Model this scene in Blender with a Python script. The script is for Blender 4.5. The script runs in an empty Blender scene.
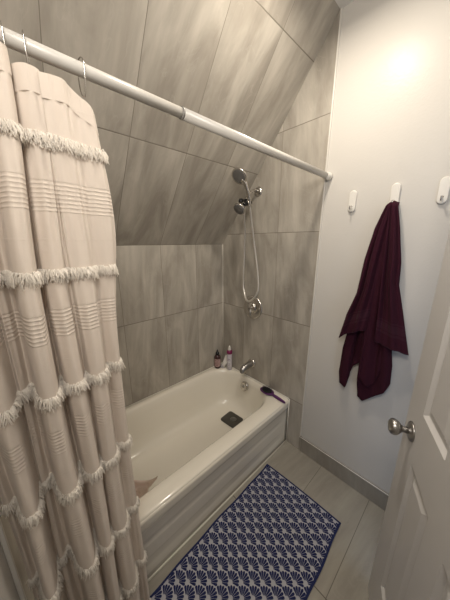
import bpy, bmesh, math, random
from math import sin, cos, pi, radians as R_
from mathutils import Vector, Matrix, Euler

random.seed(7)
scene = bpy.context.scene
COL = scene.collection

# ------------------------------------------------------------------ camera
cam_data = bpy.data.cameras.new('camera')
cam = bpy.data.objects.new('camera', cam_data)
COL.objects.link(cam)
right = Vector((0.67824, 0.73484, -0.00116))
down = Vector((0.18072, -0.16833, -0.96902))
fwd = Vector((-0.71227, 0.65702, -0.24697))
M = Matrix((right, -down, -fwd)).transposed().to_4x4()
M.translation = Vector((1.5469, -1.4014, 1.5610))
cam.matrix_world = M
cam_data.sensor_fit = 'VERTICAL'
cam_data.sensor_height = 24.0
cam_data.lens = 230.695 / 600.0 * 24.0
cam_data.clip_start = 0.02
scene.camera = cam

# ------------------------------------------------------------------ world, lights, exposure
world = bpy.data.worlds.new('world')
scene.world = world
world.use_nodes = True
world.node_tree.nodes['Background'].inputs[0].default_value = (0.55, 0.72, 1.0, 1)
world.node_tree.nodes['Background'].inputs[1].default_value = 0.9

def area(name, loc, direction, size, power, color, shape='DISK', size_y=None):
    d = bpy.data.lights.new(name, 'AREA')
    d.shape = shape
    d.size = size
    if size_y: d.size_y = size_y
    d.energy = power
    d.color = color
    o = bpy.data.objects.new(name, d)
    COL.objects.link(o)
    o.location = loc
    o.rotation_euler = Vector(direction).to_track_quat('-Z', 'Y').to_euler()
    return o
area('lamp_glow', (1.04, -0.52, 2.59), (0, 0, -1), 0.13, 9.0, (1.0, 0.89, 0.74))
# added broad fill light without a fixture, high by the near wall
area('fill_glow', (1.45, -1.50, 2.15), (-.35, 1, -.45), 0.6, 11.5, (1.0, 0.93, 0.84), 'RECTANGLE', .30)

scene.view_settings.view_transform = 'Standard'
scene.view_settings.look = 'None'
scene.view_settings.gamma = 1.0
scene.view_settings.exposure = 0.22

# ------------------------------------------------------------------ helpers
def link_mesh(name, bm, mat, parent=None, smooth=False, loc=None):
    bmesh.ops.recalc_face_normals(bm, faces=bm.faces)
    me = bpy.data.meshes.new(name)
    bm.to_mesh(me)
    bm.free()
    mats = mat if isinstance(mat, (list, tuple)) else [mat]
    for m in mats: me.materials.append(m)
    if smooth:
        for f in me.polygons: f.use_smooth = True
    o = bpy.data.objects.new(name, me)
    COL.objects.link(o)
    if parent: o.parent = parent
    if loc: o.location = loc
    return o

def tag(o, label=None, cat=None, group=None, kind=None):
    if label: o['label'] = label
    if cat: o['category'] = cat
    if group: o['group'] = group
    if kind: o['kind'] = kind
    return o

def thing(name, label, cat, loc=(0, 0, 0), group=None, rz=0, kind=None):
    o = bpy.data.objects.new(name, None)
    o.empty_display_size = 0.05
    COL.objects.link(o)
    o.location = loc
    o.rotation_euler = (0, 0, rz)
    return tag(o, label, cat, group, kind)

def box(bm, lo, hi, bevel=0.0, mi=0):
    t = bmesh.new()
    bmesh.ops.create_cube(t, size=1)
    lo, hi = Vector(lo), Vector(hi)
    for v in t.verts:
        v.co = Vector([lo[i] + (v.co[i] + .5) * (hi[i] - lo[i]) for i in range(3)])
    if bevel: bmesh.ops.bevel(t, geom=t.edges[:], offset=bevel, segments=2, affect='EDGES', profile=.5)
    merge(bm, t, mi)

def merge(bm, t, mi=0, mat=None):
    vm = {}
    for v in t.verts: vm[v] = bm.verts.new(mat @ v.co if mat else v.co)
    for f in t.faces:
        try:
            nf = bm.faces.new([vm[v] for v in f.verts]); nf.material_index = mi; nf.smooth = f.smooth
        except ValueError: pass
    t.free()

def frame(d, up=Vector((0, 0, 1))):
    d = Vector(d).normalized()
    if abs(d.dot(up)) > .98: up = Vector((1, 0, 0))
    a = d.cross(up).normalized()
    return a, d.cross(a).normalized(), d

def tube(bm, pts, radii, n=12, cap=True, mi=0):
    pts = [Vector(q) for q in pts]
    if not isinstance(radii, (list, tuple)): radii = [radii] * len(pts)
    rings = []
    pa = None
    for i, q in enumerate(pts):
        d = (pts[min(i + 1, len(pts) - 1)] - pts[max(i - 1, 0)])
        if d.length < 1e-9: d = Vector((0, 0, 1))
        d.normalize()
        if pa is None: a, b, _ = frame(d)
        else:
            a = (pa - d * pa.dot(d)).normalized(); b = d.cross(a)
        pa = a
        rings.append([bm.verts.new(q + (a * cos(2 * pi * k / n) + b * sin(2 * pi * k / n)) * radii[i]) for k in range(n)])
    for r0, r1 in zip(rings, rings[1:]):
        for k in range(n):
            f = bm.faces.new((r0[k], r0[(k + 1) % n], r1[(k + 1) % n], r1[k])); f.smooth = True; f.material_index = mi
    if cap:
        for r in (rings[0], rings[-1]):
            f = bm.faces.new(r); f.material_index = mi

def lathe(bm, prof, axis, origin, n=32, mi=0):
    """prof: list of (distance along axis, radius)"""
    a, b, d = frame(axis)
    o = Vector(origin)
    rings = []
    for h, r in prof:
        if r < 1e-6: rings.append([bm.verts.new(o + d * h)])
        else: rings.append([bm.verts.new(o + d * h + (a * cos(2 * pi * k / n) + b * sin(2 * pi * k / n)) * r) for k in range(n)])
    for r0, r1 in zip(rings, rings[1:]):
        for k in range(n):
            if len(r0) == 1 and len(r1) == 1: continue
            if len(r0) == 1: vs = (r0[0], r1[(k + 1) % n], r1[k])
            elif len(r1) == 1: vs = (r0[k], r0[(k + 1) % n], r1[0])
            else: vs = (r0[k], r0[(k + 1) % n], r1[(k + 1) % n], r1[k])
            f = bm.faces.new(vs); f.smooth = True; f.material_index = mi
    for r in (rings[0], rings[-1]):
        if len(r) > 1: bm.faces.new(r).material_index = mi

def smooth_path(P, n):
    """Catmull-Rom through P, n samples"""
    P = [Vector(q) for q in P]
    out = []
    m = len(P) - 1
    for i in range(n):
        t = i / (n - 1) * m
        k = min(int(t), m - 1); f = t - k
        p0 = P[max(k - 1, 0)]; p1 = P[k]; p2 = P[k + 1]; p3 = P[min(k + 2, m)]
        out.append(.5 * ((2 * p1) + (p2 - p0) * f + (2 * p0 - 5 * p1 + 4 * p2 - p3) * f * f + (3 * p1 - p0 - 3 * p2 + p3) * f ** 3))
    return out

def lerp_list(P, t):
    m = len(P) - 1
    x = max(0, min(1, t)) * m
    k = min(int(x), m - 1)
    return P[k] * (1 - (x - k)) + P[k + 1] * (x - k)

# ------------------------------------------------------------------ materials
def mat(name, color, rough=.5, metal=0.0, **kw):
    m = bpy.data.materials.new(name)
    m.use_nodes = True
    b = m.node_tree.nodes['Principled BSDF']
    b.inputs['Base Color'].default_value = (*color, 1)
    b.inputs['Roughness'].default_value = rough
    b.inputs['Metallic'].default_value = metal
    for k, v in kw.items(): b.inputs[k].default_value = v
    return m

def nodes(m):
    nt = m.node_tree
    return nt, nt.nodes, nt.links, nt.nodes['Principled BSDF']

def noise_bump(m, scale, strength, dist=.002, detail=3, coords='Object'):
    nt, N, L, b = nodes(m)
    tc = N.new('ShaderNodeTexCoord'); nz = N.new('ShaderNodeTexNoise'); bp = N.new('ShaderNodeBump')
    nz.inputs['Scale'].default_value = scale; nz.inputs['Detail'].default_value = detail
    bp.inputs['Strength'].default_value = strength; bp.inputs['Distance'].default_value = dist
    L.new(tc.outputs[coords], nz.inputs['Vector']); L.new(nz.outputs['Fac'], bp.inputs['Height'])
    L.new(bp.outputs['Normal'], b.inputs['Normal'])
    return nz, bp

def noise_color(m, scale, c1, c2, lo=.35, hi=.65, detail=4):
    nt, N, L, b = nodes(m)
    tc = N.new('ShaderNodeTexCoord'); nz = N.new('ShaderNodeTexNoise'); rp = N.new('ShaderNodeValToRGB')
    nz.inputs['Scale'].default_value = scale; nz.inputs['Detail'].default_value = detail
    rp.color_ramp.elements[0].position = lo; rp.color_ramp.elements[0].color = (*c1, 1)
    rp.color_ramp.elements[1].position = hi; rp.color_ramp.elements[1].color = (*c2, 1)
    L.new(tc.outputs['Object'], nz.inputs['Vector']); L.new(nz.outputs['Fac'], rp.inputs['Fac'])
    L.new(rp.outputs['Color'], b.inputs['Base Color'])

def tile_mat(name, u0, du, v0, dv, dark, light, vein, rough=.38, grout=(.20, .18, .15), gw=.0022, swap=False, seed=0.0):
    m = mat(name, light, rough)
    nt, N, L, b = nodes(m)
    uv = N.new('ShaderNodeUVMap'); sp = N.new('ShaderNodeSeparateXYZ')
    L.new(uv.outputs[0], sp.inputs[0])
    def mth(op, a, c=None, d=None):
        n = N.new('ShaderNodeMath'); n.operation = op
        for i, x in enumerate((a, c, d)):
            if x is None: continue
            if isinstance(x, (int, float)): n.inputs[i].default_value = x
            else: L.new(x, n.inputs[i])
        return n.outputs[0]
    U, V = sp.outputs[0], sp.outputs[1]
    a = mth('DIVIDE', mth('SUBTRACT', U, u0), du); c = mth('DIVIDE', mth('SUBTRACT', V, v0), dv)
    iu, iv = mth('FLOOR', a), mth('FLOOR', c)
    fu, fv = mth('FRACT', a), mth('FRACT', c)
    du_ = mth('ADD', mth('MULTIPLY', mth('MINIMUM', fu, mth('SUBTRACT', 1, fu)), du), .0009)
    dv_ = mth('MULTIPLY', mth('MINIMUM', fv, mth('SUBTRACT', 1, fv)), dv)
    dist = mth('MINIMUM', du_, dv_)
    mask = N.new('ShaderNodeMapRange'); mask.inputs['From Min'].default_value = gw * .6; mask.inputs['From Max'].default_value = gw * 1.3
    L.new(dist, mask.inputs['Value'])
    # per tile shift of the veining
    cell = N.new('ShaderNodeCombineXYZ'); L.new(iu, cell.inputs[0]); L.new(iv, cell.inputs[1]); cell.inputs[2].default_value = seed
    wn = N.new('ShaderNodeTexWhiteNoise'); L.new(cell.outputs[0], wn.inputs['Vector'])
    sc = N.new('ShaderNodeVectorMath'); sc.operation = 'SCALE'; L.new(wn.outputs['Color'], sc.inputs[0]); sc.inputs['Scale'].default_value = 11.0
    # streaks run along v, leaning a little
    lean = mth('ADD', U, mth('MULTIPLY', V, .10))
    st = N.new('ShaderNodeCombineXYZ')
    L.new(mth('MULTIPLY', lean, 5.0), st.inputs[0]); L.new(mth('MULTIPLY', V, 1.5), st.inputs[1])
    ad = N.new('ShaderNodeVectorMath'); ad.operation = 'ADD'; L.new(st.outputs[0], ad.inputs[0]); L.new(sc.outputs[0], ad.inputs[1])
    n1 = N.new('ShaderNodeTexNoise'); n1.inputs['Scale'].default_value = 1.5; n1.inputs['Detail'].default_value = 5; n1.inputs['Roughness'].default_value = .55; n1.inputs['Distortion'].default_value = .6
    L.new(ad.outputs[0], n1.inputs['Vector'])
    st2 = N.new('ShaderNodeCombineXYZ'); L.new(mth('MULTIPLY', lean, 32.0), st2.inputs[0]); L.new(mth('MULTIPLY', V, 2.5), st2.inputs[1])
    ad2 = N.new('ShaderNodeVectorMath'); ad2.operation = 'ADD'; L.new(st2.outputs[0], ad2.inputs[0]); L.new(sc.outputs[0], ad2.inputs[1])
    n2 = N.new('ShaderNodeTexNoise'); n2.inputs['Scale'].default_value = 1.0; n2.inputs['Detail'].default_value = 6; n2.inputs['Roughness'].default_value = .6
    L.new(ad2.outputs[0], n2.inputs['Vector'])
    r1 = N.new('ShaderNodeValToRGB'); r1.color_ramp.elements[0].position = .36; r1.color_ramp.elements[1].position = .64
    r1.color_ramp.elements[0].color = (*dark, 1); r1.color_ramp.elements[1].color = (*light, 1)
    L.new(n1.outputs['Fac'], r1.inputs['Fac'])
    r2 = N.new('ShaderNodeValToRGB'); r2.color_ramp.elements[0].position = .35; r2.color_ramp.elements[1].position = .70
    r2.color_ramp.elements[0].color = (.91, .91, .91, 1); r2.color_ramp.elements[1].color = (1.06, 1.06, 1.06, 1)
    L.new(n2.outputs['Fac'], r2.inputs['Fac'])
    mx = N.new('ShaderNodeMix'); mx.data_type = 'RGBA'; mx.blend_type = 'MULTIPLY'; mx.inputs[0].default_value = 1
    L.new(r1.outputs[0], mx.inputs[6]); L.new(r2.outputs[0], mx.inputs[7])
    # thin pale veins
    wv = N.new('ShaderNodeTexNoise'); wv.inputs['Scale'].default_value = 5.0; wv.inputs['Detail'].default_value = 5; wv.inputs['Distortion'].default_value = 1.0
    st3 = N.new('ShaderNodeCombineXYZ'); L.new(mth('MULTIPLY', mth('ADD', U, mth('MULTIPLY', V, .35)), 1.6), st3.inputs[0]); L.new(mth('MULTIPLY', V, .55), st3.inputs[1])
    ad3 = N.new('ShaderNodeVectorMath'); ad3.operation = 'ADD'; L.new(st3.outputs[0], ad3.inputs[0]); L.new(sc.outputs[0], ad3.inputs[1])
    L.new(ad3.outputs[0], wv.inputs['Vector'])
    vd = mth('ABSOLUTE', mth('SUBTRACT', wv.outputs['Fac'], .5))
    vm = N.new('ShaderNodeMapRange'); vm.inputs['From Min'].default_value = 0.0; vm.inputs['From Max'].default_value = .010; vm.inputs['To Min'].default_value = .15; vm.inputs['To Max'].default_value = 0
    L.new(vd, vm.inputs['Value'])
    mv = N.new('ShaderNodeMix'); mv.data_type = 'RGBA'; mv.inputs[7].default_value = (*vein, 1)
    L.new(vm.outputs[0], mv.inputs[0]); L.new(mx.outputs[2], mv.inputs[6])
    # tile brightness jitter
    jit = N.new('ShaderNodeMapRange'); jit.inputs['To Min'].default_value = .93; jit.inputs['To Max'].default_value = 1.05
    L.new(wn.outputs['Value'], jit.inputs['Value'])
    mj = N.new('ShaderNodeVectorMath'); mj.operation = 'SCALE'; L.new(mv.outputs[2], mj.inputs[0]); L.new(jit.outputs[0], mj.inputs['Scale'])
    mg = N.new('ShaderNodeMix'); mg.data_type = 'RGBA'; mg.inputs[6].default_value = (*grout, 1)
    L.new(mask.outputs[0], mg.inputs[0]); L.new(mj.outputs[0], mg.inputs[7])
    L.new(mg.outputs[2], b.inputs['Base Color'])
    rg = N.new('ShaderNodeMapRange'); rg.inputs['To Min'].default_value = .9; rg.inputs['To Max'].default_value = rough
    L.new(mask.outputs[0], rg.inputs['Value']); L.new(rg.outputs[0], b.inputs['Roughness'])
    bp = N.new('ShaderNodeBump'); bp.inputs['Strength'].default_value = .5; bp.inputs['Distance'].default_value = .0015
    hh = mth('ADD', mask.outputs[0], mth('MULTIPLY', n2.outputs['Fac'], .25))
    L.new(hh, bp.inputs['Height']); L.new(bp.outputs[0], b.inputs['Normal'])
    return m

TD, TL, TV = (.315, .288, .250), (.485, .452, .400), (.57, .54, .49)
M_end = tile_mat('tile_end', .268, .303, .393, .612, TD, TL, TV, seed=1)
M_long = tile_mat('tile_long', -.012, .306, .393, .612, TD, TL, TV, seed=2)
M_slope = tile_mat('tile_slope', -.012, .306, .001, .612, TD, TL, TV, seed=3)
M_floor = tile_mat('tile_floor', .138, .305, -.612, .612, (.29, .268, .23), (.35, .33, .285), (.41, .385, .34), rough=.3, seed=4, grout=(.13, .115, .095))
M_base = tile_mat('tile_base', .27, .61, -.3, .612, (.27, .245, .21), (.33, .305, .265), (.42, .39, .34), seed=5)
M_paint = mat('painted_plaster', (.58, .56, .53), .30, **{'Specular IOR Level': .13})
noise_bump(M_paint, 110, .28, .0018, 2)
M_ceil = mat('ceiling_paint', (.72, .71, .69), .6)
M_trimw = mat('white_trim', (.64, .62, .58), .35)
M_caulk = mat('caulk', (.74, .71, .64), .5)
M_enamel = mat('bath_enamel', (.84, .80, .71), .12, **{'Coat Weight': .4, 'Coat Roughness': .05})
M_chrome = mat('brushed_chrome', (.62, .60, .57), .18, 1.0)
M_chrome2 = mat('satin_metal', (.42, .41, .40), .3, 1.0)
M_black = mat('black_plastic', (.012, .012, .013), .4)
M_face = mat('nozzle_face', (.17, .165, .16), .4)
M_rod = mat('white_rod', (.55, .535, .505), .3)
M_white = mat('white_plastic', (.70, .68, .64), .35)
M_door = mat('door_paint', (.585, .575, .57), .38)
noise_bump(M_door, 60, .12, .001, 3)

def cloth(name, color, trans, rough=.9, ribs=False, weave=900, wcol=None):
    m = mat(name, color, rough)
    nt, N, L, b = nodes(m)
    b.inputs['Sheen Weight'].default_value = .15
    tr = N.new('ShaderNodeBsdfTranslucent'); tr.inputs[0].default_value = (*(wcol or color), 1)
    mx = N.new('ShaderNodeMixShader'); mx.inputs[0].default_value = trans
    L.new(b.outputs[0], mx.inputs[1]); L.new(tr.outputs[0], mx.inputs[2])
    L.new(mx.outputs[0], N['Material Output'].inputs['Surface'])
    tc = N.new('ShaderNodeTexCoord')
    nz = N.new('ShaderNodeTexNoise'); nz.inputs['Scale'].default_value = weave; nz.inputs['Detail'].default_value = 2
    L.new(tc.outputs['Object'], nz.inputs['Vector'])
    n2 = N.new('ShaderNodeTexNoise'); n2.inputs['Scale'].default_value = 45; n2.inputs['Detail'].default_value = 4
    L.new(tc.outputs['Object'], n2.inputs['Vector'])
    def mth(op, a, c=None):
        n = N.new('ShaderNodeMath'); n.operation = op
        for i, x in enumerate((a, c)):
            if x is None: continue
            if isinstance(x, (int, float)): n.inputs[i].default_value = x
            else: L.new(x, n.inputs[i])
        return n.outputs[0]
    h = mth('ADD', mth('MULTIPLY', nz.outputs['Fac'], .25), mth('MULTIPLY', n2.outputs['Fac'], .7))
    if ribs:
        sp = N.new('ShaderNodeSeparateXYZ'); L.new(tc.outputs['Object'], sp.inputs[0])
        # distance below the fringe row, modulo the row pitch
        fr = mth('MULTIPLY', mth('FRACT', mth('DIVIDE', mth('SUBTRACT', 1.775 + 2.8, sp.outputs[2]), .2815)), .2815)
        zone = mth('MULTIPLY', mth('GREATER_THAN', fr, .070), mth('LESS_THAN', fr, .137))
        rib = mth('POWER', mth('ABSOLUTE', mth('SINE', mth('MULTIPLY', fr, pi / .0092))), 4.0)
        one = mth('LESS_THAN', mth('ABSOLUTE', mth('SUBTRACT', fr, .195)), .0022)
        h = mth('ADD', h, mth('MULTIPLY', mth('MULTIPLY', rib, zone), .8))
        h = mth('ADD', h, mth('MULTIPLY', one, 1.0))
    bp = N.new('ShaderNodeBump'); bp.inputs['Strength'].default_value = .7; bp.inputs['Distance'].default_value = .0018
    L.new(h, bp.inputs['Height']); L.new(bp.outputs[0], b.inputs['Normal']); L.new(bp.outputs[0], tr.inputs['Normal'])
    return m
M_curtain = cloth('curtain_cotton', (.745, .665, .59), .18, ribs=True)
M_fringe = cloth('curtain_fringe', (.95, .90, .83), .35)
M_liner = cloth('liner_fabric', (.90, .76, .70), .5)
M_towel = cloth('towel_terry', (.033, .006, .014), .03, weave=400)
M_towel.node_tree.nodes['Principled BSDF'].inputs['Sheen Weight'].default_value = .03
M_towel.node_tree.nodes['Principled BSDF'].inputs['Specular IOR Level'].default_value = .15
M_towel.node_tree.nodes['Principled BSDF'].inputs['Sheen Tint'].default_value = (.6, .3, .4, 1)
M_towelb = cloth('towel_band', (.036, .007, .016), .03, weave=900, rough=.8)
M_towelb.node_tree.nodes['Principled BSDF'].inputs['Specular IOR Level'].default_value = .2
M_towelb.node_tree.nodes['Principled BSDF'].inputs['Sheen Weight'].default_value = .03
M_matl = cloth('mat_light', (.42, .42, .46), 0, weave=1500)
M_matn = cloth('mat_navy', (.009, .016, .078), 0, weave=1500)
for m_ in (M_matl, M_matn): m_.node_tree.nodes['Principled BSDF'].inputs['Sheen Weight'].default_value = 0

# ------------------------------------------------------------------ room shell
XE = .869; XR = 1.742; YF = -1.53; H1 = 1.5347; SL = .9173; ZC = 2.665
SD = Vector((cos(SL), 0, sin(SL))); SN = Vector((sin(SL), 0, -cos(SL)))  # SN points into the room
SLEN = (ZC - H1) / sin(SL)

def prism(name, poly, ext, m, uvf, kind='structure'):
    """poly: 3D loop, extruded by ext (away from the room); UVs in metres from uvf(co)"""
    bm = bmesh.new()
    a = [bm.verts.new(q) for q in poly]
    c = [bm.verts.new(Vector(q) + Vector(ext)) for q in poly]
    bm.faces.new(a); bm.faces.new(c[::-1])
    for i in range(len(a)):
        j = (i + 1) % len(a)
        bm.faces.new((a[j], a[i], c[i], c[j]))
    uv = bm.loops.layers.uv.new('UVMap')
    for f in bm.faces:
        for l in f.loops: l[uv].uv = uvf(l.vert.co)
    o = link_mesh(name, bm, m)
    o['kind'] = kind
    return o

prism('floor', [(-.1, YF - .1, 0), (XR + .1, YF - .1, 0), (XR + .1, .1, 0), (-.1, .1, 0)], (0, 0, -.08), M_floor, lambda c: (c.x, -c.y))
prism('wall_left', [(0, YF, 0), (0, 0, 0), (0, 0, H1), (0, YF, H1)], (-.08, 0, 0), M_long, lambda c: (-c.y, c.z))
p0 = Vector((0, 0, H1))
prism('ceiling_sloped', [p0 + Vector((0, YF, 0)), p0, p0 + SD * SLEN, p0 + SD * SLEN + Vector((0, YF, 0))], -SN * .08, M_slope,
      lambda c: (-c.y, (c - p0).dot(SD)))
ez = lambda x: H1 + x * math.tan(SL)
prism('wall_end', [(0, 0, 0), (XE, 0, 0), (XE, 0, ZC), (XE * .995, 0, ZC), (0, 0, H1)], (0, .08, 0), M_end, lambda c: (c.x, c.z))
prism('wall_far', [(XE, .004, 0), (XR, .004, 0), (XR, .004, ZC), (XE, .004, ZC)], (0, .076, 0), M_paint, lambda c: (c.x, c.z))
prism('wall_foot', [(0, YF, 0), (XE, YF, 0), (XE, YF, ZC), (XE * .995, YF, ZC), (0, YF, H1)], (0, -.08, 0), M_end, lambda c: (c.x, c.z))
prism('wall_near', [(XE, YF - .004, 0), (XR, YF - .004, 0), (XR, YF - .004, ZC), (XE, YF - .004, ZC)], (0, -.076, 0), M_paint, lambda c: (c.x, c.z))
prism('ceiling', [(XE - .004, YF, ZC), (XR, YF, ZC), (XR, .004, ZC), (XE - .004, .004, ZC)], (0, 0, .06), M_ceil, lambda c: (c.x, c.y))
# right wall with the door opening
DY0, DY1, DZ = -1.075, -.385, 2.05
bm = bmesh.new()
box(bm, (XR, YF, 0), (XR + .1, DY0 - .02, ZC)); box(bm, (XR, DY1 + .02, 0), (XR + .1, .004, ZC)); box(bm, (XR, DY0 - .02, DZ + .02), (XR + .1, DY1 + .02, ZC))
tag(link_mesh('wall_right', bm, M_paint), kind='structure')
bm = bmesh.new()
for (y0, y1) in ((DY0 - .08, DY0 - .0), (DY1, DY1 + .08)):
    box(bm, (XR - .012, y0, 0), (XR + .002, y1, DZ + .07), .003)
box(bm, (XR - .012, DY0 - .08, DZ), (XR + .002, DY1 + .08, DZ + .08), .003)
for y0, y1 in ((DY0 - .02, DY0), (DY1, DY1 + .02)): box(bm, (XR, y0, 0), (XR + .1, y1, DZ + .02))
box(bm, (XR, DY0, DZ), (XR + .1, DY1, DZ + .02))
tag(link_mesh('trim_door_casing', bm, M_trimw), kind='structure')

def strip(name, lo, hi, m, bev=.002):
    bm = bmesh.new(); box(bm, lo, hi, bev)
    return tag(link_mesh(name, bm, m), kind='structure')
strip('trim_1', (XE, -.006, .128), (XE + .008, .004, ZC), M_trimw)
strip('trim_2', (XE, YF - .004, .128), (XE + .012, YF + .006, ZC), M_trimw)
def base(name, lo, hi):
    bm = bmesh.new(); box(bm, lo, hi, .0015)
    uv = bm.loops.layers.uv.new('UVMap')
    for f in bm.faces:
        for l in f.loops: l[uv].uv = (l.vert.co.x + l.vert.co.y, l.vert.co.z)
    return tag(link_mesh(name, bm, M_base), kind='structure')
base('baseboard_far', (XE, -.009, 0), (XR, .004, .122))
base('baseboard_near', (XE, YF - .004, 0), (XR, YF + .009, .122))
base('baseboard_right', (XR - .01, DY1 + .08, 0), (XR, -.009, .122))
bm = bmesh.new(); tube(bm, [(XE, -.009, .123), (XR - .01, -.009, .123)], .0035, 8)
tag(link_mesh('trim_3', bm, M_trimw), kind='structure')
# caulk beads: wall corner and round the bath
bm = bmesh.new()
tube(bm, [(.003, -.003, .385), (.003, -.003, H1)], .0035, 8)
tag(link_mesh('trim_4', bm, M_caulk), kind='structure')
bm = bmesh.new()
tube(bm, [(.004, -1.52, .389), (.004, -.004, .389), (.755, -.004, .389)], .005, 8)
tube(bm, [(.759, -.004, 0.0), (.759, -.004, .385)], .004, 8)
tube(bm, [(.760, -1.525, .002), (.760, -.004, .002)], .005, 8)
tag(link_mesh('trim_5', bm, M_caulk), kind='structure')

# ------------------------------------------------------------------ bath
def rrect(x0, x1, y0, y1, rad, n=10):
    """counter-clockwise rounded rectangle; rad = (x1y1, x0y1, x0y0, x1y0)"""
    out = []
    for (cx, cy, r, a0) in ((x1 - rad[0], y1 - rad[0], rad[0], 0), (x0 + rad[1], y1 - rad[1], rad[1], 90),
                            (x0 + rad[2], y0 + rad[2], rad[2], 180), (x1 - rad[3], y0 + rad[3], rad[3], 270)):
        for k in range(n):
            a = R_(a0 + 90 * k / (n - 1)); out.append((cx + r * cos(a), cy + r * sin(a)))
    # a few points along the straight sides follow automatically
    return out
bath = thing('bathtub', 'cream enamel alcove bathtub with panelled apron under the shower', 'bathtub', (.38, -.765, 0))
bo = Vector(bath.location)
bm = bmesh.new()
W, L0, L1, HB = .757, YF + .003, -.002, .385
rings = []
def ring(pts, z): rings.append([bm.verts.new(Vector((x, y, z)) - bo) for x, y in pts])
o_ = [.004] * 4
ring(rrect(.002, W, L0, L1, [.012] * 4), HB - .012)
ring(rrect(.002, W - .001, L0, L1, [.012] * 4), HB - .004)
ring(rrect(.006, W - .008, L0 + .004, L1 - .004, [.016] * 4), HB)
inner = (.048, .662, -1.47, -.030)
def basin(ins_l, ins_r, ins_f, ins_b, z, r):
    ring(rrect(inner[0] + ins_l, inner[1] - ins_r, inner[2] + ins_f, inner[3] - ins_b, r), z)
R0 = [.21, .20, .20, .21]
basin(-.010, -.010, -.01, -.008, HB, [.22, .21, .21, .22])
basin(-.003, -.003, -.003, -.002, HB - .003, R0)
basin(.006, .006, .006, .004, HB - .012, R0)
basin(.018, .018, .03, .010, HB - .05, R0)
basin(.045, .045, .09, .022, HB - .14, R0)
basin(.062, .062, .14, .032, HB - .20, [.20, .19, .19, .20])
basin(.085, .085, .18, .050, .125, [.18, .17, .17, .18])
basin(.115, .115, .22, .080, .098, [.15, .15, .15, .15])
basin(.155, .155, .27, .120, .087, [.11, .11, .11, .11])
basin(.22, .22, .40, .20, .082, [.06, .06, .06, .06])
for r0, r1 in zip(rings, rings[1:]):
    n = len(r0)
    for k in range(n):
        bm.faces.new((r0[k], r0[(k + 1) % n], r1[(k + 1) % n], r1[k])).smooth = True
bm.faces.new(rings[-1]).smooth = True
basin_o = link_mesh('basin', bm, M_enamel, bath)
for f in basin_o.data.polygons: f.use_smooth = True
# apron: grid over (y, z) with stepped relief
bm = bmesh.new()
def relief(y, z):
    d = 0.0
    if z < .296: d -= .0065                        # under the rolled rim
    elif z < .318: d -= .0065 * (.318 - z) / .022
    e = max(0, min(1, (y + 1.48) / .12)) * max(0, min(1, (-.03 - y) / .12)); e = e * e * (3 - 2 * e)
    a = min(z - .050, .246 - z)
    if a > 0: d -= min(a / .024, 1) * .0032 * e
    a = min(z - .110, .206 - z)
    if a > 0: d += min(a / .012, 1) * .0014 * e
    return d
ys = sorted(set([L0, L1] + [v + k * .004 for v in (-1.48, -1.44, -1.40, -.150, -.11, -.07) for k in range(10)]))
zs = sorted(set([0.0, .030] + [.050 + k * .004 for k in range(8)] + [.110 + k * .004 for k in range(5)] + [.190 + k * .004 for k in range(5)] + [.222 + k * .004 for k in range(7)] + [.296, .302, .306, .31, .314, .318, .33, .350, HB - .012]))
g = [[bm.verts.new(Vector((W + relief(y, z), y, z)) - bo) for y in ys] for z in zs]
for i in range(len(zs) - 1):
    for j in range(len(ys) - 1):
        bm.faces.new((g[i][j], g[i][j + 1], g[i + 1][j + 1], g[i + 1][j])).smooth = True
ap = link_mesh('apron', bm, M_enamel, bath)
md = ap.modifiers.new('s', 'SOLIDIFY'); md.thickness = .004; md.offset = 0
# overflow plate on the basin's end wall
bm = bmesh.new()
ax = Vector((0, -1, .28)).normalized(); oc = Vector((.350, -.068, .322)) - bo
lathe(bm, [(-.01, .041), (.002, .041), (.006, .038), (.008, .028), (.009, .0)], ax, oc, 32)
ov = link_mesh('overflow_plate', bm, M_chrome, bath)
bm = bmesh.new()
lathe(bm, [(.008, .014), (.014, .013), (.016, .009), (.016, 0)], ax, oc, 20)
link_mesh('screw', bm, M_chrome2, ov)

# rubber drain cover
bm = bmesh.new()
pts = rrect(-.068, .068, -.060, .060, [.018] * 4, 6)
t0 = [bm.verts.new((x, y, 0)) for x, y in pts]; t1 = [bm.verts.new((x, y, .004)) for x, y in pts]
t2 = [bm.verts.new((x * .93, y * .93, .006)) for x, y in pts]; t3 = [bm.verts.new((x * .3, y * .3, .0065)) for x, y in pts]
bm.faces.new(t0[::-1]); n = len(pts)
for a_, b_ in ((t0, t1), (t1, t2), (t2, t3)):
    for k in range(n): bm.faces.new((a_[k], a_[(k + 1) % n], b_[(k + 1) % n], b_[k])).smooth = True
bm.faces.new(t3)
M_rub = mat('grey_rubber', (.060, .056, .048), .45)
dc = thing('drain_cover', 'square dark grey rubber drain cover lying on the bathtub bottom', 'drain cover', (.370, -.237, .0875), rz=R_(5))
link_mesh('cover_pad', bm, M_rub, dc)
dc.scale = (1.14, 1.14, 1)
bm = bmesh.new(); lathe(bm, [(.006, .024), (.010, .021), (.011, .0)], (0, 0, 1), (.010, .004, 0), 24)
link_mesh('center_disc', bm, mat('grey_rubber_light', (.11, .105, .095), .4), dc)

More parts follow.
